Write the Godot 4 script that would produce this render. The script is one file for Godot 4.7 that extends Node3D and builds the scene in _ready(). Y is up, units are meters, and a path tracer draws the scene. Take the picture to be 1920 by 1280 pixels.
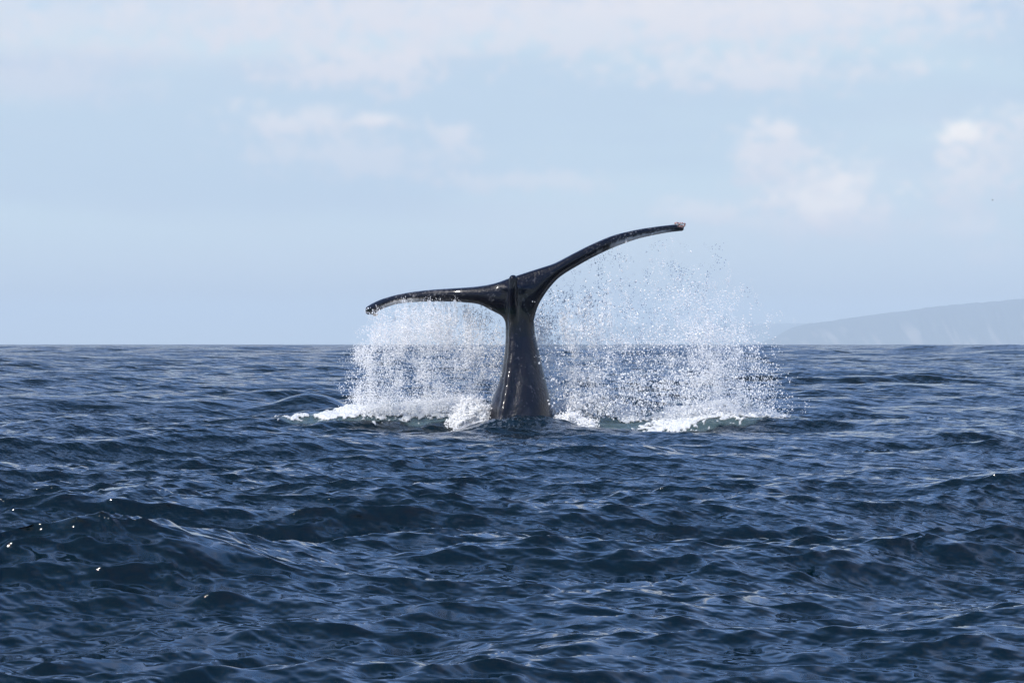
extends Node3D
# A humpback tail above a choppy sea. Units are metres; the tail stands about 44 m from the lens.

const EYE := 1.3                 # height of the lens above mean sea level
const FAR_TAIL := 44.0
const PX := 44.0 / 5333.0        # metres per photograph pixel at the tail

var rng := RandomNumberGenerator.new()

# ---------------------------------------------------------------- helpers

func obj(called: String, mesh: Mesh, mat: Material, parent: Node = self) -> MeshInstance3D:
	var o := MeshInstance3D.new()
	o.name = called
	o.mesh = mesh
	o.material_override = mat
	parent.add_child(o, true)
	return o

func tag(o: Node, label: String, category: String = "", group: String = "", kind: String = "") -> Node:
	if label: o.set_meta("label", label)
	if category: o.set_meta("category", category)
	if group: o.set_meta("group", group)
	if kind: o.set_meta("kind", kind)
	return o

func lin(r: float, g: float, b: float) -> Color:
	return Color(r, g, b).linear_to_srgb()

func sx(px: float) -> float: return (px - 960.0) * PX
func sy(py: float) -> float: return EYE + (645.0 - py) * PX

func table(points: Array, at: float) -> float:
	# piecewise smooth curve through [x, value] pairs
	var n := points.size()
	if at <= points[0][0]: return points[0][1]
	if at >= points[n - 1][0]: return points[n - 1][1]
	var i := 0
	while i < n - 2 and at > points[i + 1][0]: i += 1
	var p1: float = points[i][1]
	var p2: float = points[i + 1][1]
	var x1: float = points[i][0]
	var x2: float = points[i + 1][0]
	var t := (at - x1) / (x2 - x1)
	var m1 := (p2 - p1) / (x2 - x1)
	var m2 := m1
	if i > 0: m1 = (p2 - float(points[i - 1][1])) / (x2 - float(points[i - 1][0]))
	if i < n - 2: m2 = (float(points[i + 2][1]) - p1) / (float(points[i + 2][0]) - x1)
	var w := x2 - x1
	var t2 := t * t
	var t3 := t2 * t
	return (2 * t3 - 3 * t2 + 1) * p1 + (t3 - 2 * t2 + t) * w * m1 + (-2 * t3 + 3 * t2) * p2 + (t3 - t2) * w * m2

func noise(seed_: int, freq: float, octaves: int = 4, kind: int = FastNoiseLite.TYPE_SIMPLEX_SMOOTH) -> FastNoiseLite:
	var n := FastNoiseLite.new()
	n.seed = seed_
	n.noise_type = kind
	n.frequency = freq
	n.fractal_type = FastNoiseLite.FRACTAL_FBM if octaves > 1 else FastNoiseLite.FRACTAL_NONE
	n.fractal_octaves = octaves
	return n

# ---------------------------------------------------------------- sky

var sky_wide: FastNoiseLite
var sky_fine: FastNoiseLite
var sky_warp: FastNoiseLite
# soft clouds: azimuth, elevation, half width, half height in degrees, strength, warmth
var clouds := []

func cloud(px: float, py: float, rx: float, ry: float, k: float, warm: float = 0.3) -> void:
	var deg := 57.29578 / 5333.0
	clouds.append([(px - 960.0) * deg, (645.0 - py) * deg, rx * deg, ry * deg, k, warm])

func sky_color(az: float, el: float) -> Color:
	var a := deg_to_rad(az)
	var e := deg_to_rad(el)
	var d := Vector3(sin(a) * cos(e), sin(e), -cos(a) * cos(e))
	var h: float = maxf(el, 0.0)
	# clear air, in linear light
	var low := Color(0.545, 0.630, 0.695)
	var mid := Color(0.495, 0.617, 0.690)
	var high := Color(0.155, 0.340, 0.78)
	var top := Color(0.070, 0.190, 0.52)
	var c: Color = low.lerp(mid, smoothstep(0.0, 3.5, h))
	c = c.lerp(high, smoothstep(5.6, 10.5, h))
	c = c.lerp(top, smoothstep(26.0, 80.0, h))
	# layered cloud all round, flattened towards the horizon
	var y: float = el * 0.17 if el < 10.0 else 1.7 + (el - 10.0) * 0.09
	var q := Vector3(sin(a) * 57.3 * 0.055, y, cos(a) * 57.3 * 0.055)
	var wv: float = sky_warp.get_noise_3d(q.x * 1.3, q.y * 1.3, q.z * 1.3)
	var w: float = sky_wide.get_noise_3d(q.x + wv * 0.5, q.y * 1.7 + wv * 0.3, q.z)
	var f: float = sky_fine.get_noise_3d(q.x * 2.2 + wv, q.y * 5.0, q.z * 2.2)
	f += 0.45 * sky_fine.get_noise_3d(q.x * 7.0 + 3.0, q.y * 12.0 + wv * 2.0, q.z * 7.0)
	var veil: float = smoothstep(-0.32, 0.42, w + f * 0.5) * smoothstep(0.2, 4.5, h) * (1.0 - 0.65 * smoothstep(6.5, 12.0, h))
	veil *= 0.60 + 0.40 * smoothstep(3.0, 6.5, h)
	var white := Color(0.610, 0.618, 0.690)
	c = c.lerp(white, clampf(veil, 0.0, 1.0))
	var grey: float = smoothstep(0.05, 0.5, -w + f * 0.3) * smoothstep(0.8, 3.0, h) * (1.0 - smoothstep(12.0, 30.0, h))
	c = c.lerp(Color(0.37, 0.47, 0.62), grey * 0.5)
	if absf(az) < 16.0 and el < 12.0:
		for k in clouds:
			var dx: float = (az - k[0]) / k[2]
			var dy: float = (el - k[1]) / k[3]
			if absf(dx) < 2.4 and absf(dy) < 2.4:
				var fx: float = sky_fine.get_noise_3d(az * 1.9 + k[0] * 7.0, el * 3.1, 4.0)
				var fy: float = sky_fine.get_noise_3d(az * 1.9, el * 3.1 + k[1] * 5.0, 9.0)
				var fz: float = sky_fine.get_noise_3d(az * 5.5, el * 7.5, 2.0)
				var r: float = 0.88 * sqrt(dx * dx + dy * dy) + fx * 0.9 + fy * 0.5 + fz * 0.75
				var lit: float = 1.0 - smoothstep(0.2, 1.4, r)
				var tone := Color(0.60, 0.60, 0.665).lerp(Color(0.86, 0.82, 0.78), k[5] * clampf(0.5 + dy * 0.6 + lit * 0.4, 0.0, 1.0))
				c = c.lerp(tone, clampf(lit * k[4] * 1.3, 0.0, 1.0))
	return c

func make_sky() -> ImageTexture:
	sky_wide = noise(11, 0.42, 4)
	sky_fine = noise(23, 0.55, 5)
	sky_warp = noise(37, 0.35, 3)
	cloud(1080, 40, 620, 62, 0.55, 0.25)
	cloud(330, 30, 560, 60, 0.40, 0.1)
	cloud(1500, 20, 380, 50, 0.45, 0.3)
	cloud(680, 132, 150, 36, 0.60, 0.2)
	cloud(1400, 138, 250, 32, 0.55, 0.3)
	cloud(540, 232, 110, 26, 0.55, 0.35)
	cloud(705, 226, 62, 13, 0.60, 0.5)
	cloud(840, 258, 45, 20, 0.45, 0.3)
	cloud(690, 295, 190, 38, 0.38, 0.2)
	cloud(1010, 342, 130, 16, 0.38, 0.3)
	cloud(1455, 285, 75, 52, 0.60, 0.3)
	cloud(1460, 255, 46, 22, 0.50, 0.5)
	cloud(1395, 300, 22, 40, 0.30, 0.4)
	cloud(1590, 385, 72, 40, 0.85, 0.9)
	cloud(1520, 345, 85, 48, 0.60, 0.5)
	cloud(1530, 392, 50, 32, 0.75, 0.9)
	cloud(1560, 420, 150, 36, 0.36, 0.35)
	cloud(1315, 400, 80, 22, 0.45, 0.5)
	cloud(1798, 262, 48, 27, 0.85, 1.0)
	cloud(1806, 325, 60, 58, 0.60, 0.5)
	cloud(1790, 375, 46, 38, 0.30, 0.3)
	cloud(1905, 228, 46, 36, 0.50, 0.5)
	cloud(1890, 300, 60, 60, 0.30, 0.2)
	cloud(1820, 432, 70, 22, 0.38, 0.4)
	cloud(1840, 485, 40, 16, 0.25, 0.3)
	cloud(130, 95, 160, 26, 0.25, 0.1)
	cloud(60, 165, 220, 34, 0.25, 0.1)
	var wide := Image.create(512, 256, false, Image.FORMAT_RGBF)
	for j in 256:
		var el := 90.0 - (j + 0.5) / 256.0 * 180.0
		for i in 512:
			wide.set_pixel(i, j, sky_color(wrapf((i + 0.5) / 512.0 * 360.0, -180.0, 180.0), el))
	wide.resize(4096, 2048, Image.INTERPOLATE_CUBIC)
	var y0 := 1024 - 170
	var strip := Image.create(660, 176, false, Image.FORMAT_RGBF)
	for j in 176:
		var el := 90.0 - (y0 + j + 0.5) / 2048.0 * 180.0
		for i in 660:
			strip.set_pixel(i, j, sky_color((i - 330 + 0.5) / 4096.0 * 360.0, el))
	# a panorama begins straight ahead (-z)
	wide.blit_rect(strip, Rect2i(330, 0, 330, 176), Vector2i(0, y0))
	wide.blit_rect(strip, Rect2i(0, 0, 330, 176), Vector2i(4096 - 330, y0))
	return ImageTexture.create_from_image(wide)

# ---------------------------------------------------------------- sea

var wave_k := PackedFloat32Array()
var wave_dx := PackedFloat32Array()
var wave_dz := PackedFloat32Array()
var wave_a := PackedFloat32Array()
var wave_ph := PackedFloat32Array()
var wave_len := PackedFloat32Array()
var gust: FastNoiseLite
# single crests: x, z, half length, width towards the lens, width away from it, height, turn
var crests := []

func make_waves() -> void:
	rng.seed = 4711
	gust = noise(5, 0.045, 2)
	var n := 60
	for i in n:
		var l: float = 9.5 * pow(0.11 / 9.5, i / float(n - 1)) * rng.randf_range(0.95, 1.05)
		var spread := 0.42 if l > 3.0 else (0.55 if l > 0.8 else 0.85)
		var dir: float = 0.22 + rng.randfn(0.0, 1.0) * spread * 0.75
		var s := 0.033 if l > 4.5 else (0.047 if l > 0.9 else 0.057)
		if l > 7.5: s = 0.026
		wave_len.append(l)
		wave_k.append(TAU / l)
		wave_dx.append(sin(dir))
		wave_dz.append(cos(dir))
		wave_a.append(s * l / TAU * rng.randf_range(0.7, 1.25))
		wave_ph.append(rng.randf() * TAU)

# patches of crumpled water on steep faces: x, z, half length, half width, slope
var crumples := []
var crumple_noise: FastNoiseLite

func crumple(px: float, dist: float, half_px: float, deep: float, slope: float) -> void:
	crumples.append([(px - 960.0) * dist / 5333.0, -dist, half_px * dist / 5333.0, deep, slope])

func crumple_height(x: float, z: float) -> float:
	var y := 0.0
	for c in crumples:
		var u: float = (x - c[0]) / c[2]
		var v: float = (z - c[1]) / c[3]
		var q: float = u * u + v * v
		if q < 5.0: y += exp(-q) * c[4] * 0.034 * crumple_noise.get_noise_2d(x, z)
	return y

func crest(px: float, py: float, dist: float, half_px: float, near: float, away: float, height: float, turn: float = 0.0) -> void:
	crests.append([(px - 960.0) * dist / 5333.0, -dist, half_px * dist / 5333.0, near, away, height, turn])

func shore_calm(x: float, z: float) -> float:
	# the tail's own wash flattens the longer waves around it
	var dx := x / 4.5
	var dz := (z + 44.0) / 4.0
	return 1.0 - 0.75 * exp(-(dx * dx + dz * dz))

func crest_height(x: float, z: float) -> float:
	var y := 0.0
	for c in crests:
		var rx: float = x - c[0]
		var rz: float = z - c[1] - rx * c[6]
		var u: float = rx / c[2]
		if absf(u) < 2.6:
			var v: float = rz / (c[3] if rz > 0.0 else c[4])
			if absf(v) < 3.0:
				y += c[5] * exp(-u * u - v * v)
	return y + crumple_height(x, z)

func surf(x: float, z: float, least: float) -> Vector3:
	var px := x
	var pz := z
	var py := 0.0
	var g: float = 1.0 + 0.8 * gust.get_noise_2d(x, z)
	var calm := shore_calm(x, z)
	for i in wave_k.size():
		var l := wave_len[i]
		if l < least: break
		var a := wave_a[i] * minf(1.0, (l / least - 1.0) * 2.0) * (calm if l > 1.5 else g)
		var ph := wave_k[i] * (wave_dx[i] * x + wave_dz[i] * z) + wave_ph[i]
		var co := cos(ph) * a
		px += wave_dx[i] * co
		pz += wave_dz[i] * co
		py += a * sin(ph)
	return Vector3(px, py + crest_height(x, z), pz)

var ring_d := PackedFloat32Array()
var ring_a := PackedFloat32Array()
var ring_least := PackedFloat32Array()
var chunk_v := []
var chunk_n := []

func ring_rows(chunk: int) -> void:
	var rows := 16
	var r0 := chunk * rows
	var r1 := mini(r0 + rows, ring_d.size())
	var v := PackedVector3Array()
	var nn := PackedVector3Array()
	var count := wave_k.size()
	for r in range(r0, r1):
		var d := ring_d[r]
		var least := ring_least[r]
		for ia in ring_a.size():
			var x := d * tan(ring_a[ia])
			var z := -d
			var px := x
			var pz := z
			var py := 0.0
			var nx := 0.0
			var ny := 1.0
			var nz := 0.0
			var g: float = 1.0 + 0.8 * gust.get_noise_2d(x, z)
			var calm := shore_calm(x, z)
			for i in count:
				var l := wave_len[i]
				if l < least: break
				var dx := wave_dx[i]
				var dz := wave_dz[i]
				var k := wave_k[i]
				var a := wave_a[i] * minf(1.0, (l / least - 1.0) * 2.0) * (calm if l > 1.5 else g)
				var ph := k * (dx * x + dz * z) + wave_ph[i]
				var co := cos(ph) * a
				var si := sin(ph) * a
				px += dx * co
				pz += dz * co
				py += si
				nx -= dx * k * co
				nz -= dz * k * co
				ny -= k * si
			if d > 130.0:
				py += 1.35 * smoothstep(130.0, 320.0, d) * maxf(0.0, gust.get_noise_2d(x * 0.32 + 700.0, z * 0.75)) + 0.25 * smoothstep(130.0, 300.0, d) * gust.get_noise_2d(x * 1.4, z * 2.0 + 90.0)
			if d < 90.0:
				var h := crest_height(x, z)
				py += h
				nx -= (crest_height(x + 0.02, z) - h) / 0.02
				nz -= (crest_height(x, z + 0.02) - h) / 0.02
			v.append(Vector3(px, py, pz))
			nn.append(Vector3(nx, maxf(ny, 0.25), nz).normalized())
	chunk_v[chunk] = v
	chunk_n[chunk] = nn

func ring(mesh: ArrayMesh, near: float, away: float, step0: float, step1: float, core: float, cols: int, sides: int, drop: float) -> void:
	ring_d.clear(); ring_a.clear(); ring_least.clear()
	var d := near
	while true:
		ring_d.append(d)
		var t := log(d / near) / log(away / near)
		var st := lerpf(step0, step1, t) * d
		ring_least.append(maxf(0.10, st * 2.5))
		if d >= away: break
		d = minf(d + st, away)
	var w := 2.0 * core / cols
	var edge := PackedFloat32Array()
	var g := pow(deg_to_rad(62.0) / w / sides * 3.0, 1.0 / sides)
	var a := core
	var stp := w
	while a < deg_to_rad(66.0):
		stp *= g
		a += stp
		edge.append(a)
	for i in edge.size(): ring_a.append(-edge[edge.size() - 1 - i])
	for i in cols + 1: ring_a.append(-core + i * w)
	for i in edge.size(): ring_a.append(edge[i])
	var chunks := int(ceil(ring_d.size() / 16.0))
	chunk_v.resize(chunks); chunk_n.resize(chunks)
	var id := WorkerThreadPool.add_group_task(ring_rows, chunks)
	WorkerThreadPool.wait_for_group_task_completion(id)
	var v := PackedVector3Array()
	var nn := PackedVector3Array()
	for c in chunks:
		v.append_array(chunk_v[c]); nn.append_array(chunk_n[c])
	if drop != 0.0:
		for i in v.size(): v[i].y -= drop
	var m := ring_a.size()
	var idx := PackedInt32Array()
	idx.resize((ring_d.size() - 1) * (m - 1) * 6)
	var at := 0
	for r in ring_d.size() - 1:
		for c in m - 1:
			var p := r * m + c
			idx[at] = p; idx[at + 1] = p + m; idx[at + 2] = p + 1
			idx[at + 3] = p + 1; idx[at + 4] = p + m; idx[at + 5] = p + m + 1
			at += 6
	var arr := []
	arr.resize(Mesh.ARRAY_MAX)
	arr[Mesh.ARRAY_VERTEX] = v
	arr[Mesh.ARRAY_NORMAL] = nn
	arr[Mesh.ARRAY_INDEX] = idx
	mesh.add_surface_from_arrays(Mesh.PRIMITIVE_TRIANGLES, arr)

var rip := []        # [kx, kz, slope, phase] of the ripples in the tile
var rip_rows := []
const RIP := 768

func ripple_rows(chunk: int) -> void:
	var bytes := PackedByteArray()
	var rows := RIP / 16
	for j in range(chunk * rows, chunk * rows + rows):
		var z := float(j) / RIP * TAU
		for i in RIP:
			var x := float(i) / RIP * TAU
			var ax := 0.0
			var az := 0.0
			for r in rip:
				var co: float = cos(r[0] * x + r[1] * z + r[3]) * r[2]
				ax += r[4] * co
				az += r[5] * co
			var n := Vector3(-ax, -az, 1.0).normalized()
			bytes.append(int(clampf(n.x * 127.5 + 128.0, 0, 255)))
			bytes.append(int(clampf(n.y * 127.5 + 128.0, 0, 255)))
			bytes.append(int(clampf(n.z * 127.5 + 128.0, 0, 255)))
	rip_rows[chunk] = bytes

func ripple_texture() -> ImageTexture:
	rng.seed = 99
	var n := 44
	for i in n:
		var m: float = 10.0 * pow(130.0 / 10.0, i / float(n - 1))
		var dir: float = PI / 2 + 0.1 + rng.randfn(0.0, 1.0) * 0.62
		var kx := roundf(m * cos(dir))
		var kz := roundf(m * sin(dir))
		var l := maxf(1.0, sqrt(kx * kx + kz * kz))
		var s := lerpf(0.05, 0.034, i / float(n - 1)) * rng.randf_range(0.6, 1.3)
		rip.append([kx, kz, s, rng.randf() * TAU, kx / l, kz / l])
	rip_rows.resize(16)
	var id := WorkerThreadPool.add_group_task(ripple_rows, 16)
	WorkerThreadPool.wait_for_group_task_completion(id)
	var all := PackedByteArray()
	for c in 16: all.append_array(rip_rows[c])
	return ImageTexture.create_from_image(Image.create_from_data(RIP, RIP, false, Image.FORMAT_RGB8, all))

func water_material(tex: Texture2D, tile: float, strength: float, rough: float) -> StandardMaterial3D:
	var m := StandardMaterial3D.new()
	m.resource_name = "sea_water"
	m.albedo_color = lin(0.0009, 0.0062, 0.0102)
	m.roughness = rough
	m.metallic_specular = 0.36
	m.normal_enabled = true
	m.normal_texture = tex
	m.normal_scale = strength
	m.uv1_triplanar = true
	m.uv1_world_triplanar = true
	m.uv1_triplanar_sharpness = 8.0
	m.uv1_scale = Vector3.ONE / tile
	return m

func make_sea() -> void:
	make_waves()
	# waves that stand out in the picture
	crest(215, 905, 23.0, 120, 0.55, 0.9, 0.25, 0.15)
	crest(1480, 930, 21.0, 200, 0.6, 1.0, 0.14, -0.1)
	crest(860, 1065, 15.6, 330, 0.5, 0.9, 0.13, 0.1)
	crest(1250, 1020, 17.5, 240, 0.5, 0.9, 0.12, 0.05)
	crest(280, 1115, 14.2, 270, 0.60, 0.9, 0.24, -0.15)
	crest(985, 780, 42.5, 90, 0.6, 0.6, 0.16, -0.25)
	crest(905, 780, 42.9, 60, 0.5, 0.6, 0.13, 0.3)
	crest(1060, 780, 42.3, 110, 0.6, 0.7, 0.07, 0.1)
	crest(750, 770, 46.0, 190, 1.4, 1.2, 0.33, 0.1)
	crest(740, 790, 43.2, 180, 0.8, 0.7, -0.12, 0.0)
	crest(1300, 790, 43.2, 210, 0.9, 0.7, -0.14, 0.0)
	crest(880, 760, 45.2, 60, 0.9, 0.7, 0.14, 0.0)
	crest(1120, 765, 46.0, 110, 1.3, 0.9, 0.40, 0.0)
	crest(1350, 765, 45.8, 150, 1.4, 1.0, 0.44, 0.0)
	crest(590, 735, 51.0, 85, 0.9, 1.2, 0.42, 0.1)
	crest(1710, 780, 45.5, 130, 0.6, 0.9, 0.17, 0.1)
	crest(1180, 850, 31.0, 120, 0.6, 0.9, 0.15, 0.0)
	crumple_noise = noise(17, 8.5, 2)
	crumple(220, 13.9, 50, 0.25, 0.8)
	crumple(350, 13.4, 50, 0.2, 0.8)
	crumple(345, 22.6, 70, 0.45, 1.3)
	crumple(150, 22.9, 30, 0.30, 1.0)
	crumple(905, 16.3, 40, 0.35, 1.3)
	crumple(770, 16.5, 50, 0.30, 1.0)
	crumple(1030, 15.8, 30, 0.25, 1.0)
	crumple(1740, 15.7, 14, 0.25, 1.3)
	crumple(1730, 45.3, 60, 0.5, 0.8)
	crumple(1130, 31.0, 60, 0.5, 1.1)
	crumple(1640, 33.5, 60, 0.5, 1.1)
	crumple(960, 42.4, 70, 0.5, 0.9)
	crumple(880, 16.1, 60, 0.2, 1.5)
	var mesh := ArrayMesh.new()
	ring(mesh, 6.5, 50.0, 0.0024, 0.0020, deg_to_rad(11.6), 760, 46, 0.0)
	ring(mesh, 49.7, 170.0, 0.0026, 0.0030, deg_to_rad(11.6), 420, 30, 0.004)
	ring(mesh, 169.0, 950.0, 0.0034, 0.0046, deg_to_rad(12.0), 230, 20, 0.008)
	ring(mesh, 945.0, 12600.0, 0.01, 0.05, deg_to_rad(14.0), 90, 12, 0.012)
	var o := MeshInstance3D.new()
	o.name = "sea"
	o.mesh = mesh
	var tex := ripple_texture()
	mesh.surface_set_material(0, water_material(tex, 4.3, 1.15, 0.06))
	mesh.surface_set_material(1, water_material(tex, 9.0, 1.0, 0.09))
	mesh.surface_set_material(2, water_material(tex, 31.0, 1.25, 0.14))
	mesh.surface_set_material(3, water_material(tex, 90.0, 1.2, 0.25))
	add_child(o, true)
	tag(o, "dark blue choppy sea reaching to the horizon", "", "", "structure")

# ---------------------------------------------------------------- far land

func make_land(called: String, label: String, dist: float, profile: Array, x0: float, x1: float, seed_: int, depth: float) -> void:
	var st := SurfaceTool.new()
	st.begin(Mesh.PRIMITIVE_TRIANGLES)
	var nz := noise(seed_, 0.006, 5)
	var ng := noise(seed_ + 1, 0.010, 3)
	var cols := 260
	var rows := 26
	var k := dist / 5333.0
	for j in rows + 1:
		for i in cols + 1:
			var px := lerpf(x0, x1, i / float(cols))
			var x := (px - 960.0) * k
			var t := j / float(rows)                     # 0 at the shore in front, 0.55 on the ridge, 1 behind
			var top := maxf(0.0, table(profile, px)) * k
			var shape := pow(smoothstep(0.0, 0.55, t), 0.75) if t < 0.55 else 1.0 - smoothstep(0.6, 1.0, t) * 0.6
			var z := -dist + depth * (0.55 - t) + nz.get_noise_2d(x * 0.4, 77.0) * depth * 0.12
			var y := top * shape
			if t > 0.02 and t < 0.54: y += top * 0.16 * ng.get_noise_2d(x, t * 60.0) * sin(t / 0.54 * PI)
			y += top * 0.035 * nz.get_noise_2d(x * 3.0, z)
			var green := Color(0.030, 0.052, 0.058)
			var bare := Color(0.23, 0.21, 0.18)
			var m := smoothstep(0.08, 0.4, ng.get_noise_2d(x * 1.7 + t * 160.0 + 40.0, t * 110.0)) * (1.0 - smoothstep(0.18, 0.36, t))
			st.set_color(green.lerp(bare, m))
			st.add_vertex(Vector3(x, y - 2.0 * (1.0 if j == 0 else 0.0), z))
	for j in rows:
		for i in cols:
			var p := j * (cols + 1) + i
			for q in [p, p + cols + 1, p + 1, p + 1, p + cols + 1, p + cols + 2]: st.add_index(q)
	st.generate_normals()
	var mat := StandardMaterial3D.new()
	mat.vertex_color_use_as_albedo = true
	mat.roughness = 0.95
	tag(obj(called, st.commit(), mat), label, "", "", "structure")

# ---------------------------------------------------------------- the tail

var upper_edge := []
var lower_edge := []
var stock_left := []
var stock_right := []
var keel_x := []
var tab_up := PackedFloat32Array()
var tab_lo := PackedFloat32Array()
var tab_sl := PackedFloat32Array()
var tab_l := PackedFloat32Array()
var tab_r := PackedFloat32Array()
var tab_k := PackedFloat32Array()
const TX0 := -2.5
const TX1 := 2.9
const TY0 := -1.2
const TY1 := 3.4
const TN := 600
var tip_l := 0.0
var tip_r := 0.0

func smin(a: float, b: float, k: float) -> float:
	var h := clampf(0.5 + 0.5 * (b - a) / k, 0.0, 1.0)
	return lerpf(b, a, h) - k * h * (1.0 - h)

func sweep_scale(px: float) -> float:
	# how far behind the stock the front edge lies there
	var out: float = minf(1.0, absf(sx(px) - 0.09) / (2.27 if sx(px) < 0.09 else 2.57))
	return 1.0 + (0.14 + 0.10 * out + 0.95 * out * out) / FAR_TAIL

func swept_x(px: float) -> float: return sx(px) * sweep_scale(px)
func swept_y(px: float, py: float) -> float: return EYE + (sy(py) - EYE) * sweep_scale(px)

func tail_tables() -> void:
	var up := [[683, 579], [690, 572.5], [700, 567], [715, 560.5], [745, 552], [780, 546], [820, 542], [860, 539.5], [900, 536], [930, 530], [955, 521], [985, 511], [1010, 503], [1040, 493], [1075, 475], [1110, 457.5], [1150, 441], [1190, 431], [1230, 424.5], [1260, 421], [1284, 419]]
	var lo := [[683, 586], [690, 589.5], [700, 589], [708, 584], [720, 577.5], [745, 569.5], [780, 566], [830, 565], [875, 567], [900, 571], [920, 581], [945, 592], [975, 594], [1000, 586], [1015, 562], [1030, 540], [1050, 519], [1085, 497], [1120, 478], [1160, 460], [1200, 446.5], [1250, 436], [1284, 432]]
	for p in up: upper_edge.append([swept_x(p[0]), swept_y(p[0], p[1])])
	for p in lo: lower_edge.append([swept_x(p[0]), swept_y(p[0], p[1])])
	var le := [[900, 520], [938, 540], [947, 575], [947.5, 600], [947.5, 640], [943, 680], [934, 720], [921, 752], [912, 776], [893, 820], [870, 900], [850, 960]]
	var ri := [[1000, 520], [1000, 575], [1001.5, 600], [1004, 625], [1010.5, 655], [1020.5, 700], [1030.5, 742], [1037, 780], [1046, 820], [1062, 900], [1075, 960]]
	var ke := [[962.5, 516], [961, 560], [962.5, 600], [962, 650], [958, 690], [951, 735], [943, 775], [930, 830], [915, 960]]
	for n in [[le, stock_left], [ri, stock_right], [ke, keel_x]]:
		for i in range(n[0].size() - 1, -1, -1): n[1].append([sy(n[0][i][1]), sx(n[0][i][0])])
	tip_l = swept_x(683.5)
	tip_r = swept_x(1284)
	for i in TN + 1:
		var x := lerpf(TX0, TX1, i / float(TN))
		var y := lerpf(TY0, TY1, i / float(TN))
		tab_up.append(table(upper_edge, x))
		tab_lo.append(table(lower_edge, x))
		tab_sl.append(0.0)
		tab_l.append(table(stock_left, y))
		tab_r.append(table(stock_right, y))
		tab_k.append(table(keel_x, y))
	for i in range(1, TN):
		var s := (tab_up[i + 1] + tab_lo[i + 1] - tab_up[i - 1] - tab_lo[i - 1]) * 0.5 / (2.0 * (TX1 - TX0) / TN)
		tab_sl[i] = 1.0 / sqrt(1.0 + minf(s * s, 4.0))

func look_up(t: PackedFloat32Array, u: float) -> float:
	u = clampf(u, 0.0, TN - 1.001)
	var i := int(u)
	return lerpf(t[i], t[i + 1], u - i)

func tail_field(p: Vector3) -> float:
	# flukes: a long wing, thick and round at its front edge (towards the lens), thin at the rear edge
	var xc := clampf(p.x, tip_l + 0.03, tip_r - 0.03)
	var u := (xc - TX0) / (TX1 - TX0) * TN
	var top := look_up(tab_up, u)
	var bot := look_up(tab_lo, u)
	var cs := look_up(tab_sl, u)
	var yc := (top + bot) * 0.5
	var t := (top - bot) * 0.5
	var mid := 0.09
	var out: float = absf(xc - mid) / (2.34 if xc < mid else 2.64)       # 0 at the root, 1 at a tip
	var rz := minf(t, 0.15 - 0.07 * out)
	var z0 := -0.14 - 0.10 * out - 0.95 * out * out - rz                  # the front edge sweeps back
	var chord := 0.16 + 0.95 * pow(maxf(0.0, 1.0 - out), 0.75) * (0.72 + 0.28 * smoothstep(0.0, 0.12, out))
	var dz := p.z - z0
	var dy := p.y - yc
	var d: float
	if dz > 0.0:
		var k := sqrt(dy * dy / (t * t) + dz * dz / (rz * rz))
		d = (k - 1.0) * minf(t, rz)
	else:
		var s := minf(-dz / chord, 1.0)
		var lift := 0.10 * s
		var half := maxf(minf(0.022, t), t * (1.0 - 0.92 * smoothstep(0.0, 1.0, s)))
		d = absf(dy - lift * (1.0 - out)) - half
		if -dz > chord:
			var e := -dz - chord
			d = sqrt(maxf(d, 0.0) * maxf(d, 0.0) + e * e) if d > 0.0 else maxf(d, e)
		else:
			d *= 0.92
	d *= cs
	var ex := absf(p.x - xc)
	if ex > 0.0: d = sqrt(maxf(d + 0.02, 0.0) * maxf(d + 0.02, 0.0) + ex * ex) - 0.02
	# the stock: an upright tapering body, deeper than wide
	var yy := clampf(p.y, TY0 + 0.05, 2.16)
	var v := (yy - TY0) / (TY1 - TY0) * TN
	var l := look_up(tab_l, v)
	var r := look_up(tab_r, v)
	var cx := (l + r) * 0.5
	var a := (r - l) * 0.5
	var b := a * 1.30 + 0.04
	var cz := -0.18 - 0.25 * smoothstep(0.2, 2.2, yy) - 0.05
	var ex2 := (p.x - cx) / a
	var ez := (p.z - cz) / b
	var k2 := sqrt(ex2 * ex2 + ez * ez)
	var body := (k2 - 1.0) * minf(a, b)
	if p.y > yy: body = sqrt(maxf(body, 0.0) * maxf(body, 0.0) + (p.y - yy) * (p.y - yy)) if body > 0.0 else maxf(body, p.y - yy)
	# the ridge that runs up its near face to the flukes
	var ky := clampf(p.y, TY0, sy(523.0))
	var kx := look_up(tab_k, (ky - TY0) / (TY1 - TY0) * TN)
	var rel := clampf((kx - cx) / a, -0.95, 0.95)
	var kz: float = cz + b * sqrt(1.0 - rel * rel) + 0.015
	kz = lerpf(kz, 0.0, smoothstep(1.5, 2.2, ky))
	var kr := lerpf(0.066, 0.075, smoothstep(1.8, 0.4, ky))
	var q := Vector3(p.x - kx, p.y - ky, (p.z - kz) * 0.85)
	var keel := q.length() - kr
	# small knuckles along the ridge
	keel -= 0.006 * sin(ky * 26.0) * smoothstep(1.5, 0.9, ky)
	d = smin(d, body, 0.14)
	return smin(d, keel, 0.095)

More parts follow.
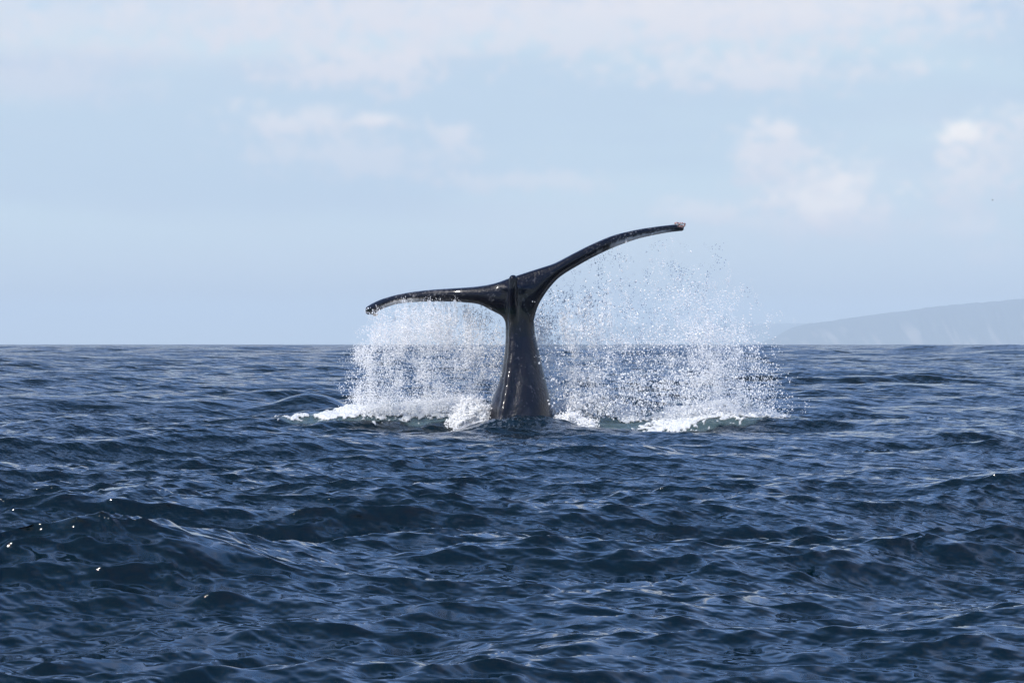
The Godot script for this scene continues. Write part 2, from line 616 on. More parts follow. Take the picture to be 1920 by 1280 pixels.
func build_tail_mesh() -> ArrayMesh:
	tail_tables()
	var h := 0.02
	var lo := Vector3(-2.42, -0.62, -1.55)
	var n := Vector3i(268, 192, 124)
	var f := PackedFloat32Array()
	f.resize(n.x * n.y * n.z)
	f.fill(9.0)
	var sxx := 1
	var syy := n.x
	var szz := n.x * n.y
	var blk := 4
	for bz in n.z / blk:
		for by in n.y / blk:
			for bx in n.x / blk:
				var c := lo + Vector3(bx * blk + 1.5, by * blk + 1.5, bz * blk + 1.5) * h
				var dc := tail_field(c)
				if absf(dc) > 0.16:
					if dc < 0.0:
						for k in blk:
							for j in blk:
								for i in blk: f[bx * blk + i + (by * blk + j) * syy + (bz * blk + k) * szz] = -9.0
					continue
				for k in blk:
					for j in blk:
						for i in blk:
							var gi := bx * blk + i
							var gj := by * blk + j
							var gk := bz * blk + k
							f[gi + gj * syy + gk * szz] = tail_field(lo + Vector3(gi, gj, gk) * h)
	var vid := PackedInt32Array()
	vid.resize(n.x * n.y * n.z)
	vid.fill(-1)
	var vs := PackedVector3Array()
	var corners := [0, sxx, syy, sxx + syy, szz, szz + sxx, szz + syy, szz + sxx + syy]
	var pos := [Vector3(0, 0, 0), Vector3(1, 0, 0), Vector3(0, 1, 0), Vector3(1, 1, 0), Vector3(0, 0, 1), Vector3(1, 0, 1), Vector3(0, 1, 1), Vector3(1, 1, 1)]
	var edges := [[0, 1], [2, 3], [4, 5], [6, 7], [0, 2], [1, 3], [4, 6], [5, 7], [0, 4], [1, 5], [2, 6], [3, 7]]
	for k in n.z - 1:
		for j in n.y - 1:
			for i in n.x - 1:
				var at := i + j * syy + k * szz
				var f0 := f[at]
				if f0 > 0.3 or f0 < -0.3: continue
				var neg := 0
				for c in 8:
					if f[at + corners[c]] < 0.0: neg += 1
				if neg == 0 or neg == 8: continue
				var sum := Vector3.ZERO
				var cnt := 0
				for e in edges:
					var fa := f[at + corners[e[0]]]
					var fb := f[at + corners[e[1]]]
					if (fa < 0.0) != (fb < 0.0):
						sum += (pos[e[0]] as Vector3).lerp(pos[e[1]], fa / (fa - fb))
						cnt += 1
				vid[at] = vs.size()
				vs.append(lo + (Vector3(i, j, k) + sum / cnt) * h)
	var idx := PackedInt32Array()
	for k in range(1, n.z - 1):
		for j in range(1, n.y - 1):
			for i in range(1, n.x - 1):
				var at := i + j * syy + k * szz
				var fa := f[at]
				if fa > 0.3 or fa < -0.3: continue
				for ax in 3:
					var stp: int = [sxx, syy, szz][ax]
					var fb := f[at + stp]
					if (fa < 0.0) == (fb < 0.0): continue
					var s1: int = [syy, szz, sxx][ax]
					var s2: int = [szz, sxx, syy][ax]
					var a := vid[at - s1 - s2]
					var b := vid[at - s2]
					var c := vid[at]
					var d := vid[at - s1]
					if a < 0 or b < 0 or c < 0 or d < 0: continue
					if fa < 0.0:
						for q in [a, c, b, a, d, c]: idx.append(q)
					else:
						for q in [a, b, c, a, c, d]: idx.append(q)
	# exact normals from the field, then colour by place
	var ns := PackedVector3Array()
	var cs := PackedColorArray()
	var n1 := noise(71, 2.2, 4)
	var n2 := noise(72, 9.0, 4)
	var n3 := noise(73, 3.0, 3)
	for v in vs:
		var e := 0.006
		var g := Vector3(tail_field(v + Vector3(e, 0, 0)) - tail_field(v - Vector3(e, 0, 0)), tail_field(v + Vector3(0, e, 0)) - tail_field(v - Vector3(0, e, 0)), tail_field(v + Vector3(0, 0, e)) - tail_field(v - Vector3(0, 0, e))).normalized()
		ns.append(g)
		var col := Color(0.0036, 0.0038, 0.0056)
		var mott: float = smoothstep(0.0, 0.5, n1.get_noise_3d(v.x * 2.0, v.y, v.z) + 0.5 * n2.get_noise_3d(v.x * 2.0, v.y, v.z)) * smoothstep(1.6, 0.3, v.y)
		col = col.lerp(Color(0.036, 0.036, 0.049), mott * 0.65)
		col = col.lerp(Color(0.0100, 0.0104, 0.0155), 0.6 * smoothstep(2.0, 0.6, v.y))
		# pale underside, with a ragged border, on the outer part of each fluke
		var out: float = absf(v.x - 0.09) / (2.34 if v.x < 0.09 else 2.64)
		var white: float = smoothstep(-0.10, -0.40, g.y + 0.30 * n2.get_noise_3d(v.x * 1.5, v.y, v.z * 1.5)) * smoothstep(0.62 if v.x < 0.09 else 0.46, 0.74 if v.x < 0.09 else 0.60, out + 0.1 * n3.get_noise_3d(v.x * 2.0, v.y, v.z * 2.0))
		white *= 1.0 - 0.85 * smoothstep(0.86, 0.95, out)
		if v.y < 1.5: white = 0.0
		col = col.lerp(Color(0.46, 0.45, 0.44), white)
		var spot: float = smoothstep(0.30, 0.42, n2.get_noise_3d(v.x * 3.0 + 9.0, v.y * 3.0, v.z * 3.0)) * smoothstep(0.3, 0.6, out) * (1.0 - smoothstep(0.84, 0.95, out))
		col = col.lerp(Color(0.25, 0.24, 0.25), spot * 0.6)
		var scr: float = (1.0 - smoothstep(0.0, 0.05, absf(n3.get_noise_3d(v.x * 3.0 + v.y * 0.8, v.y * 0.7, v.z * 2.0 + 5.0)))) * smoothstep(0.05, 0.3, n1.get_noise_3d(v.x * 1.5 + 20.0, v.y * 1.5, v.z))
		col = col.lerp(Color(0.085, 0.083, 0.092), scr * 0.7)
		cs.append(col)
	var arr := []
	arr.resize(Mesh.ARRAY_MAX)
	arr[Mesh.ARRAY_VERTEX] = vs
	arr[Mesh.ARRAY_NORMAL] = ns
	arr[Mesh.ARRAY_COLOR] = cs
	arr[Mesh.ARRAY_INDEX] = idx
	var m := ArrayMesh.new()
	m.add_surface_from_arrays(Mesh.PRIMITIVE_TRIANGLES, arr)
	return m

func noise_texture(seed_: int, freq: float, as_normal: bool, bump: float, octaves: int = 5) -> NoiseTexture2D:
	var t := NoiseTexture2D.new()
	t.width = 512
	t.height = 512
	t.seamless = true
	t.noise = noise(seed_, freq, octaves)
	t.as_normal_map = as_normal
	t.bump_strength = bump
	t.generate_mipmaps = false
	return t

func make_whale() -> void:
	var root := Node3D.new()
	root.name = "humpback_whale"
	root.position = Vector3(0, 0, -FAR_TAIL)
	add_child(root)
	tag(root, "black wet whale tail raised out of the sea with flukes spread", "whale")
	var skin := StandardMaterial3D.new()
	skin.resource_name = "wet_skin"
	skin.vertex_color_use_as_albedo = true
	skin.roughness = 0.36
	skin.metallic_specular = 0.22
	skin.clearcoat_enabled = true
	skin.clearcoat = 0.5
	skin.clearcoat_roughness = 0.05
	skin.normal_enabled = true
	skin.normal_texture = noise_texture(301, 0.02, true, 6.0, 3)
	skin.normal_scale = 0.9
	skin.uv1_triplanar = true
	skin.uv1_scale = Vector3(1.7, 1.3, 1.7)
	obj("tail", build_tail_mesh(), skin, root)
	# barnacles on the tips
	var pink := StandardMaterial3D.new()
	pink.albedo_color = lin(0.30, 0.19, 0.18)
	pink.roughness = 0.6
	var buff := StandardMaterial3D.new()
	buff.albedo_color = lin(0.30, 0.20, 0.09)
	buff.roughness = 0.6
	var shell := barnacle_mesh()
	rng.seed = 81
	for i in 22:
		var b := obj("barnacle", shell, pink, root)
		var x := swept_x(rng.randf_range(1266, 1284))
		var z0 := -0.14 - 0.10 - 0.95
		var ang := rng.randf_range(-0.5, 1.9)
		b.position = Vector3(x, swept_y(1280.0, 425.5) + 0.052 * sin(ang) + 0.008, z0 + 0.05 * cos(ang))
		b.rotation = Vector3(PI / 2 - ang + rng.randf_range(-0.3, 0.3), rng.randf() * TAU, rng.randf_range(-0.5, 0.3))
		b.scale = Vector3.ONE * rng.randf_range(0.5, 1.0)
	for i in 6:
		var b := obj("barnacle", shell, buff, root)
		b.position = Vector3(swept_x(rng.randf_range(697, 707)), swept_y(702.0, 589.5), -1.19 + rng.randf_range(-0.05, 0.04))
		b.rotation = Vector3(PI + rng.randf_range(-0.5, 0.5), 0, rng.randf_range(-0.4, 0.4))
		b.scale = Vector3.ONE * rng.randf_range(0.7, 1.1)

func barnacle_mesh() -> ArrayMesh:
	var st := SurfaceTool.new()
	st.begin(Mesh.PRIMITIVE_TRIANGLES)
	st.set_smooth_group(0)
	var prof := [[0.020, -0.006], [0.019, 0.006], [0.014, 0.018], [0.009, 0.022], [0.006, 0.017], [0.0, 0.014]]
	var seg := 10
	for k in prof.size() - 1:
		for i in seg:
			var a := TAU * i / seg
			var b := TAU * (i + 1) / seg
			var ra := 1.0 + 0.12 * (i % 2)
			var rb := 1.0 + 0.12 * ((i + 1) % 2)
			var p: Array = prof[k]
			var q: Array = prof[k + 1]
			var v1 := Vector3(cos(a) * p[0] * ra, p[1], sin(a) * p[0] * ra)
			var v2 := Vector3(cos(b) * p[0] * rb, p[1], sin(b) * p[0] * rb)
			var v3 := Vector3(cos(a) * q[0] * ra, q[1], sin(a) * q[0] * ra)
			var v4 := Vector3(cos(b) * q[0] * rb, q[1], sin(b) * q[0] * rb)
			for v in [v1, v2, v4, v1, v4, v3]: st.add_vertex(v)
	st.index()
	st.generate_normals()
	return st.commit()

# ---------------------------------------------------------------- falling water

func drop_into(st: SurfaceTool, c: Vector3, r: float, tall: float) -> void:
	# an eight-sided bead drawn out along its fall
	var rings := [[0.0, 1.0], [0.82, 0.5], [0.9, -0.35], [0.0, -1.0]]
	var seg := 6
	for k in 3:
		for i in seg:
			var a := -TAU * i / seg
			var b := -TAU * (i + 1) / seg
			var p: Array = rings[k]
			var q: Array = rings[k + 1]
			var n1 := Vector3(cos(a) * p[0], p[1], sin(a) * p[0])
			var n2 := Vector3(cos(b) * p[0], p[1], sin(b) * p[0])
			var n3 := Vector3(cos(a) * q[0], q[1], sin(a) * q[0])
			var n4 := Vector3(cos(b) * q[0], q[1], sin(b) * q[0])
			for n in ([n1, n4, n3] if q[0] > 0.0 else []) + ([n1, n2, n4] if p[0] > 0.0 else []):
				st.set_normal(n.normalized())
				st.add_vertex(c + Vector3(n.x * r, n.y * r * tall, n.z * r))

func spray_mesh(count: int, spread: Vector3, r0: float, r1: float, seed_: int, tall: float) -> ArrayMesh:
	rng.seed = seed_
	var st := SurfaceTool.new()
	st.begin(Mesh.PRIMITIVE_TRIANGLES)
	for i in count:
		var c := Vector3(rng.randfn() * spread.x, rng.randfn() * spread.y, rng.randfn() * spread.z)
		drop_into(st, c, rng.randf_range(r0, r1), rng.randf_range(1.0, tall))
	st.index()
	return st.commit()

var lace: FastNoiseLite
var streak: FastNoiseLite
var blotch: FastNoiseLite
var thread: FastNoiseLite

func left_density(px: float, py: float) -> float:
	var top := 566.0
	if px < 780.0: top = 566.0 + maxf(0.0, (780.0 - px)) * 0.17
	if px > 890.0: top = 568.0 + (px - 890.0) * 0.75
	if py < top or py > 772.0: return 0.0
	var s: float = streak.get_noise_2d(px + 0.06 * (py - 600.0), py * 0.09) + 0.55 * thread.get_noise_2d(px, py * 0.08)
	var b: float = blotch.get_noise_2d(px, py * 0.6)
	var side := smoothstep(664.0 - (py - 590.0) * 0.10, 722.0 - (py - 590.0) * 0.16, px + b * 45.0)
	var d := side * (0.55 + 0.6 * smoothstep(590.0, 690.0, py))
	d *= 0.25 + 0.75 * smoothstep(0.0, 60.0, py - top)
	d *= clampf(0.72 + 1.7 * s + 0.6 * b, 0.04, 2.2)
	d *= 1.0 - 0.55 * smoothstep(880.0, 935.0, px)
	# openings through which the sea shows
	var l: float = lace.get_noise_2d(px, py * 0.75) * 0.5 + 0.5
	var open := smoothstep(640.0, 670.0, py) * (1.0 - smoothstep(735.0, 760.0, py)) * smoothstep(680.0, 730.0, px)
	d *= lerpf(1.0, smoothstep(0.22, 0.45, l) * 1.3, open * clampf(0.7 + b * 1.2, 0.0, 1.0))
	# loose drops flung past the left edge
	d += 0.10 * smoothstep(632.0, 680.0, px) * smoothstep(585.0, 660.0, py) * (1.0 - side)
	return d

func right_density(px: float, py: float) -> float:
	if px < 1000.0 + maxf(0.0, (py - 640.0) * 0.22): return 0.0
	if py > 775.0: return 0.0
	var s: float = streak.get_noise_2d(px * 1.0 + 500.0 - 0.08 * (py - 600.0), py * 0.09) + 0.55 * thread.get_noise_2d(px + 400.0, py * 0.08)
	var b: float = blotch.get_noise_2d(px, py * 0.6)
	var near := 1.0 - smoothstep(1075.0, 1150.0, px)
	var d := 0.0
	# dense ropes beside the tail
	d += near * smoothstep(545.0, 680.0, py) * clampf(0.55 + 2.6 * s + 0.5 * b, 0.02, 2.2) * 0.95
	var l: float = lace.get_noise_2d(px + 300.0, py * 0.75) * 0.5 + 0.5
	var open := smoothstep(635.0, 660.0, py) * (1.0 - smoothstep(740.0, 760.0, py))
	d *= lerpf(1.0, smoothstep(0.22, 0.45, l) * 1.3, open)
	# thin glittering veil further out
	var edge := 1335.0 + maxf(0.0, py - 440.0) * 0.52
	var reach := 1.0 - smoothstep(edge - 60.0, edge + 12.0, px)
	d += 0.22 * smoothstep(520.0, 700.0, py) * smoothstep(1010.0, 1060.0, px) * reach * clampf(0.7 + 0.8 * s + 0.8 * b, 0.1, 2.0)
	# a plume where the tip came down
	var pl := (px - 1345.0) / (26.0 + maxf(0.0, py - 700.0) * 0.6)
	d += 0.55 * exp(-pl * pl) * smoothstep(590.0, 690.0, py)
	var pl2 := (px - 1330.0) / 70.0
	d += 0.22 * exp(-pl2 * pl2) * smoothstep(470.0, 620.0, py)
	return d

func scatter(called: String, label: String, mesh: Mesh, mat: Material, density: Callable, box: Rect2, count: int, seed_: int, depth: float, power: float = 1.0, cap: float = 1.4) -> void:
	rng.seed = seed_
	var places: Array[Transform3D] = []
	var tries := 0
	while places.size() < count and tries < count * 60:
		tries += 1
		var px := box.position.x + rng.randf() * box.size.x
		var py := box.position.y + rng.randf() * box.size.y
		var d: float = pow(maxf(0.0, density.call(px, py)), power)
		if rng.randf() * cap > d: continue
		var z := -FAR_TAIL - 0.55 + rng.randfn() * depth
		var t := Transform3D(Basis.from_euler(Vector3(0, rng.randf() * TAU, rng.randfn() * 0.12)).scaled(Vector3.ONE * (0.45 + 1.3 * pow(rng.randf(), 1.8))), Vector3(sx(px) * -z / FAR_TAIL, EYE + (sy(py) - EYE) * -z / FAR_TAIL, z))
		places.append(t)
	var mm := MultiMesh.new()
	mm.transform_format = MultiMesh.TRANSFORM_3D
	mm.mesh = mesh
	mm.instance_count = places.size()
	for i in places.size(): mm.set_instance_transform(i, places[i])
	var o := MultiMeshInstance3D.new()
	o.name = called
	o.multimesh = mm
	o.material_override = mat
	add_child(o, true)
	tag(o, label, "water spray", "", "stuff")

func thin_density(px: float, py: float) -> float:
	# single sparkling drops round the right fluke
	if py < 440.0 or py > 778.0: return 0.0
	var low := table([[1000, 600], [1030, 545], [1085, 500], [1160, 463], [1250, 440], [1290, 440], [1340, 450]], px)
	if py < low: return 0.0
	if px < 1000.0 + maxf(0.0, (py - 640.0) * 0.22): return 0.0
	var edge := 1330.0 + maxf(0.0, py - 440.0) * 0.55
	var reach := 1.0 - smoothstep(edge - 90.0, edge + 30.0, px)
	var b: float = blotch.get_noise_2d(px + 900.0, py * 0.7)
	return reach * (0.05 + 0.75 * smoothstep(440.0, 760.0, py)) * clampf(0.75 + b, 0.1, 2.0)

func left_loose_density(px: float, py: float) -> float:
	if py < 572.0 or py > 770.0: return 0.0
	if px > 945.0 - maxf(0.0, (py - 650.0) * 0.22): return 0.0
	var g := smoothstep(632.0 + maxf(0.0, 640.0 - py) * 0.5, 720.0, px)
	return g * (0.15 + 0.6 * smoothstep(570.0, 680.0, py))

var white_water_made: StandardMaterial3D

func white_water() -> StandardMaterial3D:
	if white_water_made: return white_water_made
	var water := StandardMaterial3D.new()
	water.resource_name = "white_water"
	water.albedo_color = lin(0.985, 0.985, 0.985)
	water.roughness = 0.25
	water.backlight_enabled = true
	water.backlight = Color(1.02, 1.02, 1.02)
	white_water_made = water
	return water

func ropes(called: String, label: String, mesh: Mesh, mat: Material, starts: Array, edge: Array, bottom: float, each: int, drift: float, seed_: int) -> void:
	# strings of water that leave the edge of a fluke, thin at first, and break up as they fall
	rng.seed = seed_
	var places: Array[Transform3D] = []
	for s in starts:
		var x0: float = s[0]
		var strength: float = s[1]
		var top := table(edge, x0)
		var z := -FAR_TAIL - 0.55 + rng.randfn() * 0.25
		var sway := rng.randf_range(-0.05, 0.05) + drift
		var begin: float = s[2]
		for i in int(each * strength):
			var t := begin + (1.0 - begin) * pow(rng.randf(), 0.8)
			var py := top + (bottom - top) * t
			var gap: float = thread.get_noise_2d(x0 * 3.7, py * 0.55 + x0) + 0.6 * streak.get_noise_2d(x0 * 9.0, py)
			if gap < -0.12: continue
			if py > 645.0 and py < 745.0 and lace.get_noise_2d(x0 + 8.0 * blotch.get_noise_2d(x0, py), py * 0.75) < -0.42: continue
			var wide := (1.0 + 7.0 * t * t) * (0.8 + 0.5 * strength)
			var px := x0 + sway * (py - top) + 9.0 * t * blotch.get_noise_2d(x0 * 5.0, py * 1.3) + rng.randfn() * wide
			places.append(Transform3D(Basis.from_euler(Vector3(0, rng.randf() * TAU, rng.randfn() * 0.08)).scaled(Vector3.ONE * rng.randf_range(0.7, 1.2)), Vector3(sx(px) * -z / FAR_TAIL, EYE + (sy(py) - EYE) * -z / FAR_TAIL, z + rng.randfn() * 0.05)))
	var mm := MultiMesh.new()
	mm.transform_format = MultiMesh.TRANSFORM_3D
	mm.mesh = mesh
	mm.instance_count = places.size()
	for i in places.size(): mm.set_instance_transform(i, places[i])
	var o := MultiMeshInstance3D.new()
	o.name = called
	o.multimesh = mm
	o.material_override = mat
	add_child(o, true)
	tag(o, label, "water spray", "", "stuff")

func make_spray() -> void:
	lace = noise(401, 0.05, 1, FastNoiseLite.TYPE_CELLULAR)
	lace.cellular_return_type = FastNoiseLite.RETURN_DISTANCE2_SUB
	lace.cellular_jitter = 0.9
	lace.domain_warp_enabled = true
	lace.domain_warp_amplitude = 10.0
	lace.domain_warp_frequency = 0.03
	# distance to the nearest border of a cell, so that walls of water enclose the openings
	lace.cellular_return_type = FastNoiseLite.RETURN_DISTANCE
	streak = noise(402, 0.045, 4)
	thread = noise(404, 0.13, 2)
	blotch = noise(403, 0.018, 3)
	var water := white_water()
	var glass := StandardMaterial3D.new()
	glass.resource_name = "clear_drop"
	glass.albedo_color = Color(1, 1, 1, 0.0)
	glass.roughness = 0.03
	glass.transparency = BaseMaterial3D.TRANSPARENCY_ALPHA
	glass.refraction_enabled = true
	glass.refraction_scale = 0.033
	var fine := spray_mesh(16, Vector3(0.013, 0.035, 0.04), 0.0022, 0.0052, 501, 2.2)
	var coarse := spray_mesh(7, Vector3(0.03, 0.05, 0.05), 0.004, 0.008, 502, 1.6)
	var single := spray_mesh(1, Vector3.ZERO, 0.0100, 0.0101, 503, 1.2)
	scatter("falling_water", "dense white curtain of water falling from the left fluke", fine, water, left_density, Rect2(630, 560, 320, 215), 2800, 601, 0.25)
	scatter("falling_water", "ropes and veil of water falling between the tail and the right splash", fine, water, right_density, Rect2(1000, 470, 520, 305), 2300, 602, 0.25)
	var thin := spray_mesh(9, Vector3(0.006, 0.045, 0.02), 0.0024, 0.0056, 504, 3.2)
	rng.seed = 610
	var starts := []
	for i in 58:
		starts.append([rng.randf_range(692.0, 938.0), pow(rng.randf(), 1.6) * 1.5 + 0.25, 0.0])
	for p in [[768, 2.2], [806, 1.6], [832, 2.4], [853, 1.8], [874, 2.0], [706, 2.0]]: starts.append([p[0], p[1], 0.0])
	ropes("water_strings", "bright vertical strings of water hanging below the left fluke", thin, water, starts, [[690, 590], [708, 585], [745, 570], [780, 567], [880, 568], [920, 582], [945, 606]], 764.0, 58, -0.01, 611)
	starts = []
	for i in 16: starts.append([rng.randf_range(1008.0, 1150.0), rng.randf() * 0.8 + 0.2, 0.25])
	for p in [[1012, 1.6], [1027, 2.4], [1046, 2.6], [1063, 2.2], [1082, 2.6], [1102, 2.0], [1130, 1.0]]: starts.append([p[0], p[1], 0.22])
	for i in 14: starts.append([rng.randf_range(1150.0, 1275.0), rng.randf() * 0.25 + 0.08, 0.0])
	ropes("water_strings", "broken strings of water between the tail and the drops on the right", thin, water, starts, [[1000, 600], [1015, 564], [1050, 521], [1085, 499], [1160, 462], [1284, 434]], 768.0, 110, 0.05, 612)
	scatter("spray_drops", "loose drops flung out left of the falling water curtain", coarse, water, left_loose_density, Rect2(625, 565, 325, 210), 1000, 603, 0.3)
	scatter("spray_drops", "glittering drops spread under the right fluke and beyond its tip", coarse, water, thin_density, Rect2(1000, 435, 520, 345), 1150, 604, 0.35, 1.6)
	scatter("sparkling_drops", "single large bright drops in the air below the right fluke", single, water, thin_density, Rect2(1000, 435, 540, 345), 4200, 605, 0.4, 1.3)
	scatter("clear_drops", "clear dark-edged drips trailing below the flukes", fine, glass, thin_density, Rect2(1000, 435, 420, 300), 500, 606, 0.3, 0.6)

# ---------------------------------------------------------------- foam

var froth := 1.0

func foam_patch(called: String, label: String, x0: float, x1: float, z0: float, z1: float, cover: Callable, mat: Material, seed_: int) -> void:
	var cell := noise(seed_, 2.6, 3, FastNoiseLite.TYPE_CELLULAR)
	cell.cellular_return_type = FastNoiseLite.RETURN_DISTANCE
	var lump := noise(seed_ + 1, 1.1, 4)
	var grain := noise(seed_ + 2, 9.0, 3)
	var hx := 0.020
	var hz := 0.030
	var nx := int((x1 - x0) / hx)
	var nz := int((z1 - z0) / hz)
	var vs := PackedVector3Array()
	var keep := PackedFloat32Array()
	for j in nz + 1:
		for i in nx + 1:
			var x := x0 + i * hx
			var z := z0 + j * hz
			var c: float = cover.call(x, z)
			var k := -1.0
			var p := Vector3(x, 0, z)
			if c > 0.02:
				var w: float = cell.get_noise_2d(x * 0.75 + lump.get_noise_2d(x, z) * 0.6, z * 0.30 + lump.get_noise_2d(z, x) * 0.3) * 0.5 + 0.5
				k = c * 1.35 - 0.66 + (w - 0.36) * 1.9 + lump.get_noise_2d(x * 0.9, z * 0.45) * 0.85 + grain.get_noise_2d(x, z * 0.35) * 0.5
				if froth == 0.0: k = c * 1.6 - 0.45 + 0.5 * lump.get_noise_2d(x * 0.9, z * 0.5)
				if k > -0.12:
					p = surf(x, z, 0.23)
					p.y += 0.008 + clampf(k, -0.1, 0.1) * 0.03 + froth * (0.012 + clampf(k, -0.1, 0.5) * 0.05) + froth * maxf(k, 0.0) * (0.05 * maxf(0.0, lump.get_noise_2d(x * 2.3, z * 2.3)) + 0.025 * grain.get_noise_2d(x * 1.5, z * 1.5))
			vs.append(p)
			keep.append(k)
	var st := SurfaceTool.new()
	st.begin(Mesh.PRIMITIVE_TRIANGLES)
	var used := {}
	var put := func(q: int) -> int:
		if not used.has(q):
			used[q] = used.size()
			st.set_color(Color(1, 1, 1, smoothstep(-0.12, 0.14, keep[q])))
			st.add_vertex(vs[q])
		return used[q]
	for j in nz:
		for i in nx:
			var p := j * (nx + 1) + i
			var q := [p, p + 1, p + nx + 1, p + nx + 2]
			var ok := true
			var best := -1.0
			for c in q:
				if keep[c] <= -0.12: ok = false
				best = maxf(best, keep[c])
			if not ok or best < 0.0: continue
			for c in [0, 1, 2, 1, 3, 2]: st.add_index(put.call(q[c]))
	st.generate_normals()
	tag(obj(called, st.commit(), mat), label, "sea foam" if froth > 0.0 else "water", "", "stuff")

func bump2(x: float, z: float, cx: float, cz: float, rx: float, rz: float) -> float:
	var u := (x - cx) / rx
	var v := (z - cz) / rz
	return exp(-u * u - v * v)

func left_cover(x: float, z: float) -> float:
	return minf(1.0, 1.12 * (bump2(x, z, -1.75, -45.1, 1.35, 0.85) * 1.0 + bump2(x, z, -0.85, -44.9, 0.55, 0.5) * 0.9 + bump2(x, z, -2.9, -45.0, 0.7, 0.6) * 0.55 + bump2(x, z, -3.5, -49.6, 0.35, 0.5) * 0.7))

func right_cover(x: float, z: float) -> float:
	return minf(1.0, bump2(x, z, 1.0, -45.6, 0.8, 0.6) * 0.9 + bump2(x, z, 2.2, -44.7, 1.1, 0.75) * 0.88 + bump2(x, z, 3.4, -44.9, 1.0, 0.9) * 0.95 + bump2(x, z, 0.75, -44.3, 0.4, 0.4) * 0.8 + bump2(x, z, 2.4, -43.6, 0.9, 0.5) * 0.5)

func splash(called: String, label: String, px: float, z: float, rx: float, ry: float, rz: float, lean: float, mat: Material, drops: Mesh, drop_mat: Material, count: int, seed_: int) -> void:
	# broken water thrown up: a soft core under a ragged heap of drops
	var root := Node3D.new()
	root.name = called
	var x0 := sx(px)
	root.position = Vector3(x0, 0, z)
	add_child(root, true)
	tag(root, label, "splash")
	var n1 := noise(seed_, 1.6, 3)
	var n2 := noise(seed_ + 1, 7.0, 4)
	var outline := func(d: Vector3) -> Vector3:
		var r: float = 1.0 + 0.55 * n1.get_noise_3d(d.x, d.y * 0.7, d.z) + 0.16 * n2.get_noise_3d(d.x, d.y * 0.4, d.z)
		var p := Vector3(d.x * rx * r, d.y * ry * r, d.z * rz * r)
		p.x += lean * p.y
		p.y += (surf(x0 + p.x, z + p.z, 0.3).y - 0.05) * (1.0 - 0.4 * d.y)
		return p
	var st := SurfaceTool.new()
	st.begin(Mesh.PRIMITIVE_TRIANGLES)
	var rows := 30
	var cols := 72
	for j in rows + 1:
		for i in cols + 1:
			var a := TAU * i / cols
			var e := PI / 2 * j / rows
			st.add_vertex(outline.call(Vector3(cos(a) * cos(e), sin(e), sin(a) * cos(e))) * Vector3(0.86, 0.84, 0.86))
	for j in rows:
		for i in cols:
			var p := j * (cols + 1) + i
			for q in [p, p + cols + 1, p + 1, p + 1, p + cols + 1, p + cols + 2]: st.add_index(q)
	st.generate_normals()
	obj("core", st.commit(), mat, root)
	rng.seed = seed_ + 7
	var mm := MultiMesh.new()
	mm.transform_format = MultiMesh.TRANSFORM_3D
	mm.mesh = drops
	mm.instance_count = count
	for i in count:
		var a := rng.randf() * TAU
		var sy_ := rng.randf()
		var cr := sqrt(1.0 - sy_ * sy_)
		var out := 0.86 + 0.10 * rng.randf() + 0.22 * pow(rng.randf(), 4.0)
		var p: Vector3 = outline.call(Vector3(cos(a) * cr, sy_, sin(a) * cr)) * out
		mm.set_instance_transform(i, Transform3D(Basis.from_euler(Vector3(rng.randf() * 3.0, rng.randf() * TAU, rng.randf() * 3.0)).scaled(Vector3.ONE * rng.randf_range(0.6, 1.3)), p))
	var o := MultiMeshInstance3D.new()
	o.name = "drops"
	o.multimesh = mm
	o.material_override = drop_mat
	root.add_child(o)
	o.set_meta("kind", "stuff")

func make_foam() -> void:
	var foam := StandardMaterial3D.new()
	foam.resource_name = "foam"
	foam.albedo_color = lin(0.56, 0.58, 0.59)
	foam.roughness = 0.75
	foam.vertex_color_use_as_albedo = true
	foam.transparency = BaseMaterial3D.TRANSPARENCY_ALPHA
	foam.heightmap_enabled = true
	foam.heightmap_texture = noise_texture(701, 0.05, false, 1.0)
	foam.heightmap_scale = 3.0
	foam.uv1_triplanar = true
	foam.uv1_world_triplanar = true
	foam.uv1_scale = Vector3.ONE * 1.3
	var pale := StandardMaterial3D.new()
	pale.resource_name = "aerated_water"
	pale.albedo_color = Color(lin(0.085, 0.14, 0.15), 0.45)
	pale.transparency = BaseMaterial3D.TRANSPARENCY_ALPHA
	pale.roughness = 0.3
	pale.vertex_color_use_as_albedo = true
	pale.metallic_specular = 0.36
	froth = 0.0
	foam_patch("aerated_water", "pale green bubbly water round the foam left of the tail", -4.0, -0.35, -48.0, -43.7, left_cover, pale, 711)
	foam_patch("aerated_water", "pale green bubbly water round the foam right of the tail", 0.4, 4.8, -47.2, -43.2, right_cover, pale, 721)
	froth = 1.0
	foam_patch("sea_foam", "white foam heaped on the water left of the tail", -4.0, -0.35, -50.4, -43.9, left_cover, foam, 711)
	foam_patch("sea_foam", "streaky foam and green water right of the tail", 0.4, 4.9, -47.4, -42.6, right_cover, foam, 721)
	var core: StandardMaterial3D = foam.duplicate()
	core.transparency = BaseMaterial3D.TRANSPARENCY_DISABLED
	core.vertex_color_use_as_albedo = false
	var bead := spray_mesh(6, Vector3(0.02, 0.02, 0.02), 0.005, 0.012, 733, 1.4)
	splash("splash", "white splash climbing against the left side of the tail", 876.0, -44.05, 0.30, 0.40, 0.3, 0.35, core, bead, white_water(), 900, 731)
	splash("splash", "low rounded splash against the right foot of the tail", 1074.0, -43.8, 0.34, 0.24, 0.3, 0.0, core, bead, white_water(), 700, 741)

# ---------------------------------------------------------------- far bird

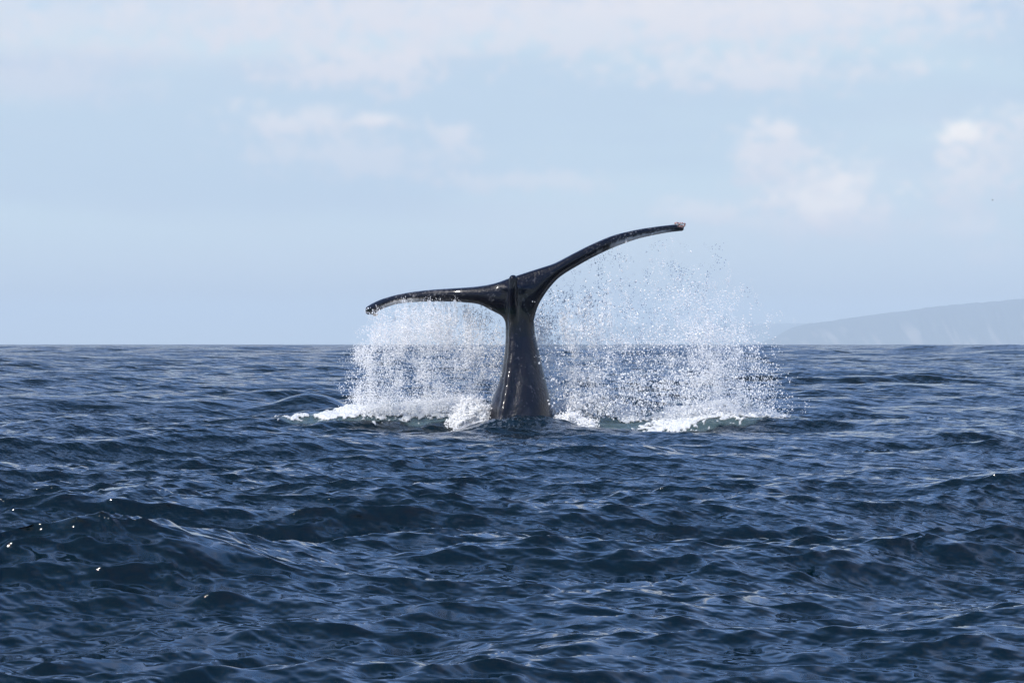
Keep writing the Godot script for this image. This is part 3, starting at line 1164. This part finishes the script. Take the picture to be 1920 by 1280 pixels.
func make_bird() -> void:
	var root := Node3D.new()
	root.name = "seabird"
	root.scale = Vector3.ONE * 0.65
	var d := 260.0
	root.position = Vector3((1862.0 - 960.0) * d / 5333.0, EYE + (645.0 - 375.0) * d / 5333.0, -d)
	add_child(root)
	tag(root, "tiny dark seabird flying high at the right side of the sky", "bird")
	var m := StandardMaterial3D.new()
	m.albedo_color = lin(0.12, 0.12, 0.13)
	m.roughness = 0.8
	var b := SphereMesh.new()
	b.radius = 0.06; b.height = 0.3; b.radial_segments = 12; b.rings = 8
	var body := obj("body", b, m, root)
	body.rotation = Vector3(PI / 2, 0.5, 0)
	for s in [-1.0, 1.0]:
		var st := SurfaceTool.new()
		st.begin(Mesh.PRIMITIVE_TRIANGLES)
		var pts := [Vector3(0, 0.02, 0.06), Vector3(0, 0.02, -0.06), Vector3(0.16 * s, 0.12, -0.05), Vector3(0.16 * s, 0.12, 0.05), Vector3(0.36 * s, 0.10, 0.08)]
		for t in [[0, 1, 2], [0, 2, 3], [3, 2, 4]]:
			for q in t: st.add_vertex(pts[q] + Vector3(0, 0.006, 0))
			for q in [2, 1, 0]: st.add_vertex(pts[t[q]])
		st.generate_normals()
		obj("wing", st.commit(), m, root)

# ---------------------------------------------------------------- scene

func _ready() -> void:
	var cam := Camera3D.new()
	cam.name = "camera"
	cam.position = Vector3(0, EYE, 0)
	cam.rotation = Vector3(atan(5.0 / 5333.0), 0, 0)
	cam.fov = rad_to_deg(2.0 * atan(640.0 / 5333.0))
	cam.near = 0.1
	cam.far = 30000.0
	add_child(cam)
	cam.current = true

	var env := Environment.new()
	env.background_mode = Environment.BG_SKY
	var sky := Sky.new()
	var pan := PanoramaSkyMaterial.new()
	pan.panorama = make_sky()
	sky.sky_material = pan
	env.sky = sky
	env.tonemap_mode = Environment.TONE_MAPPER_LINEAR
	env.tonemap_exposure = 1.3
	env.sdfgi_enabled = true
	env.ssao_enabled = true
	env.ssil_enabled = true
	env.fog_enabled = true
	env.fog_density = 0.00016
	env.fog_light_color = Color(0.90, 0.965, 1.0)
	var we := WorldEnvironment.new()
	we.name = "environment"
	we.environment = env
	add_child(we)

	var sun := DirectionalLight3D.new()
	sun.name = "sun"
	sun.light_energy = 1.55
	sun.light_color = Color(1.0, 0.975, 0.94)
	sun.light_angular_distance = 0.5
	sun.shadow_enabled = true
	add_child(sun)
	var el := deg_to_rad(50.0)
	var az := deg_to_rad(-124.0)     # over the left shoulder
	var to_sun := Vector3(sin(az) * cos(el), sin(el), -cos(az) * cos(el))
	sun.look_at_from_position(Vector3.ZERO, -to_sun, Vector3.UP)

	make_sea()
	make_land("far_headland", "pale flat headland faint in the haze", 16500.0, [[990, 0], [1060, 20], [1150, 33], [1300, 37], [1450, 39], [1560, 40], [1700, 38], [1800, 20]], 960, 1800, 21, 900.0)
	make_land("headland", "blue hazy headland rising to the right of the horizon", 12000.0, [[1420, 0], [1455, 14], [1490, 32], [1544, 42], [1600, 50], [1650, 57], [1720, 66], [1800, 75], [1860, 80], [1920, 86], [2050, 96], [2200, 102], [2400, 96]], 1400, 2400, 31, 700.0)
	make_whale()
	make_foam()
	make_spray()
	make_bird()
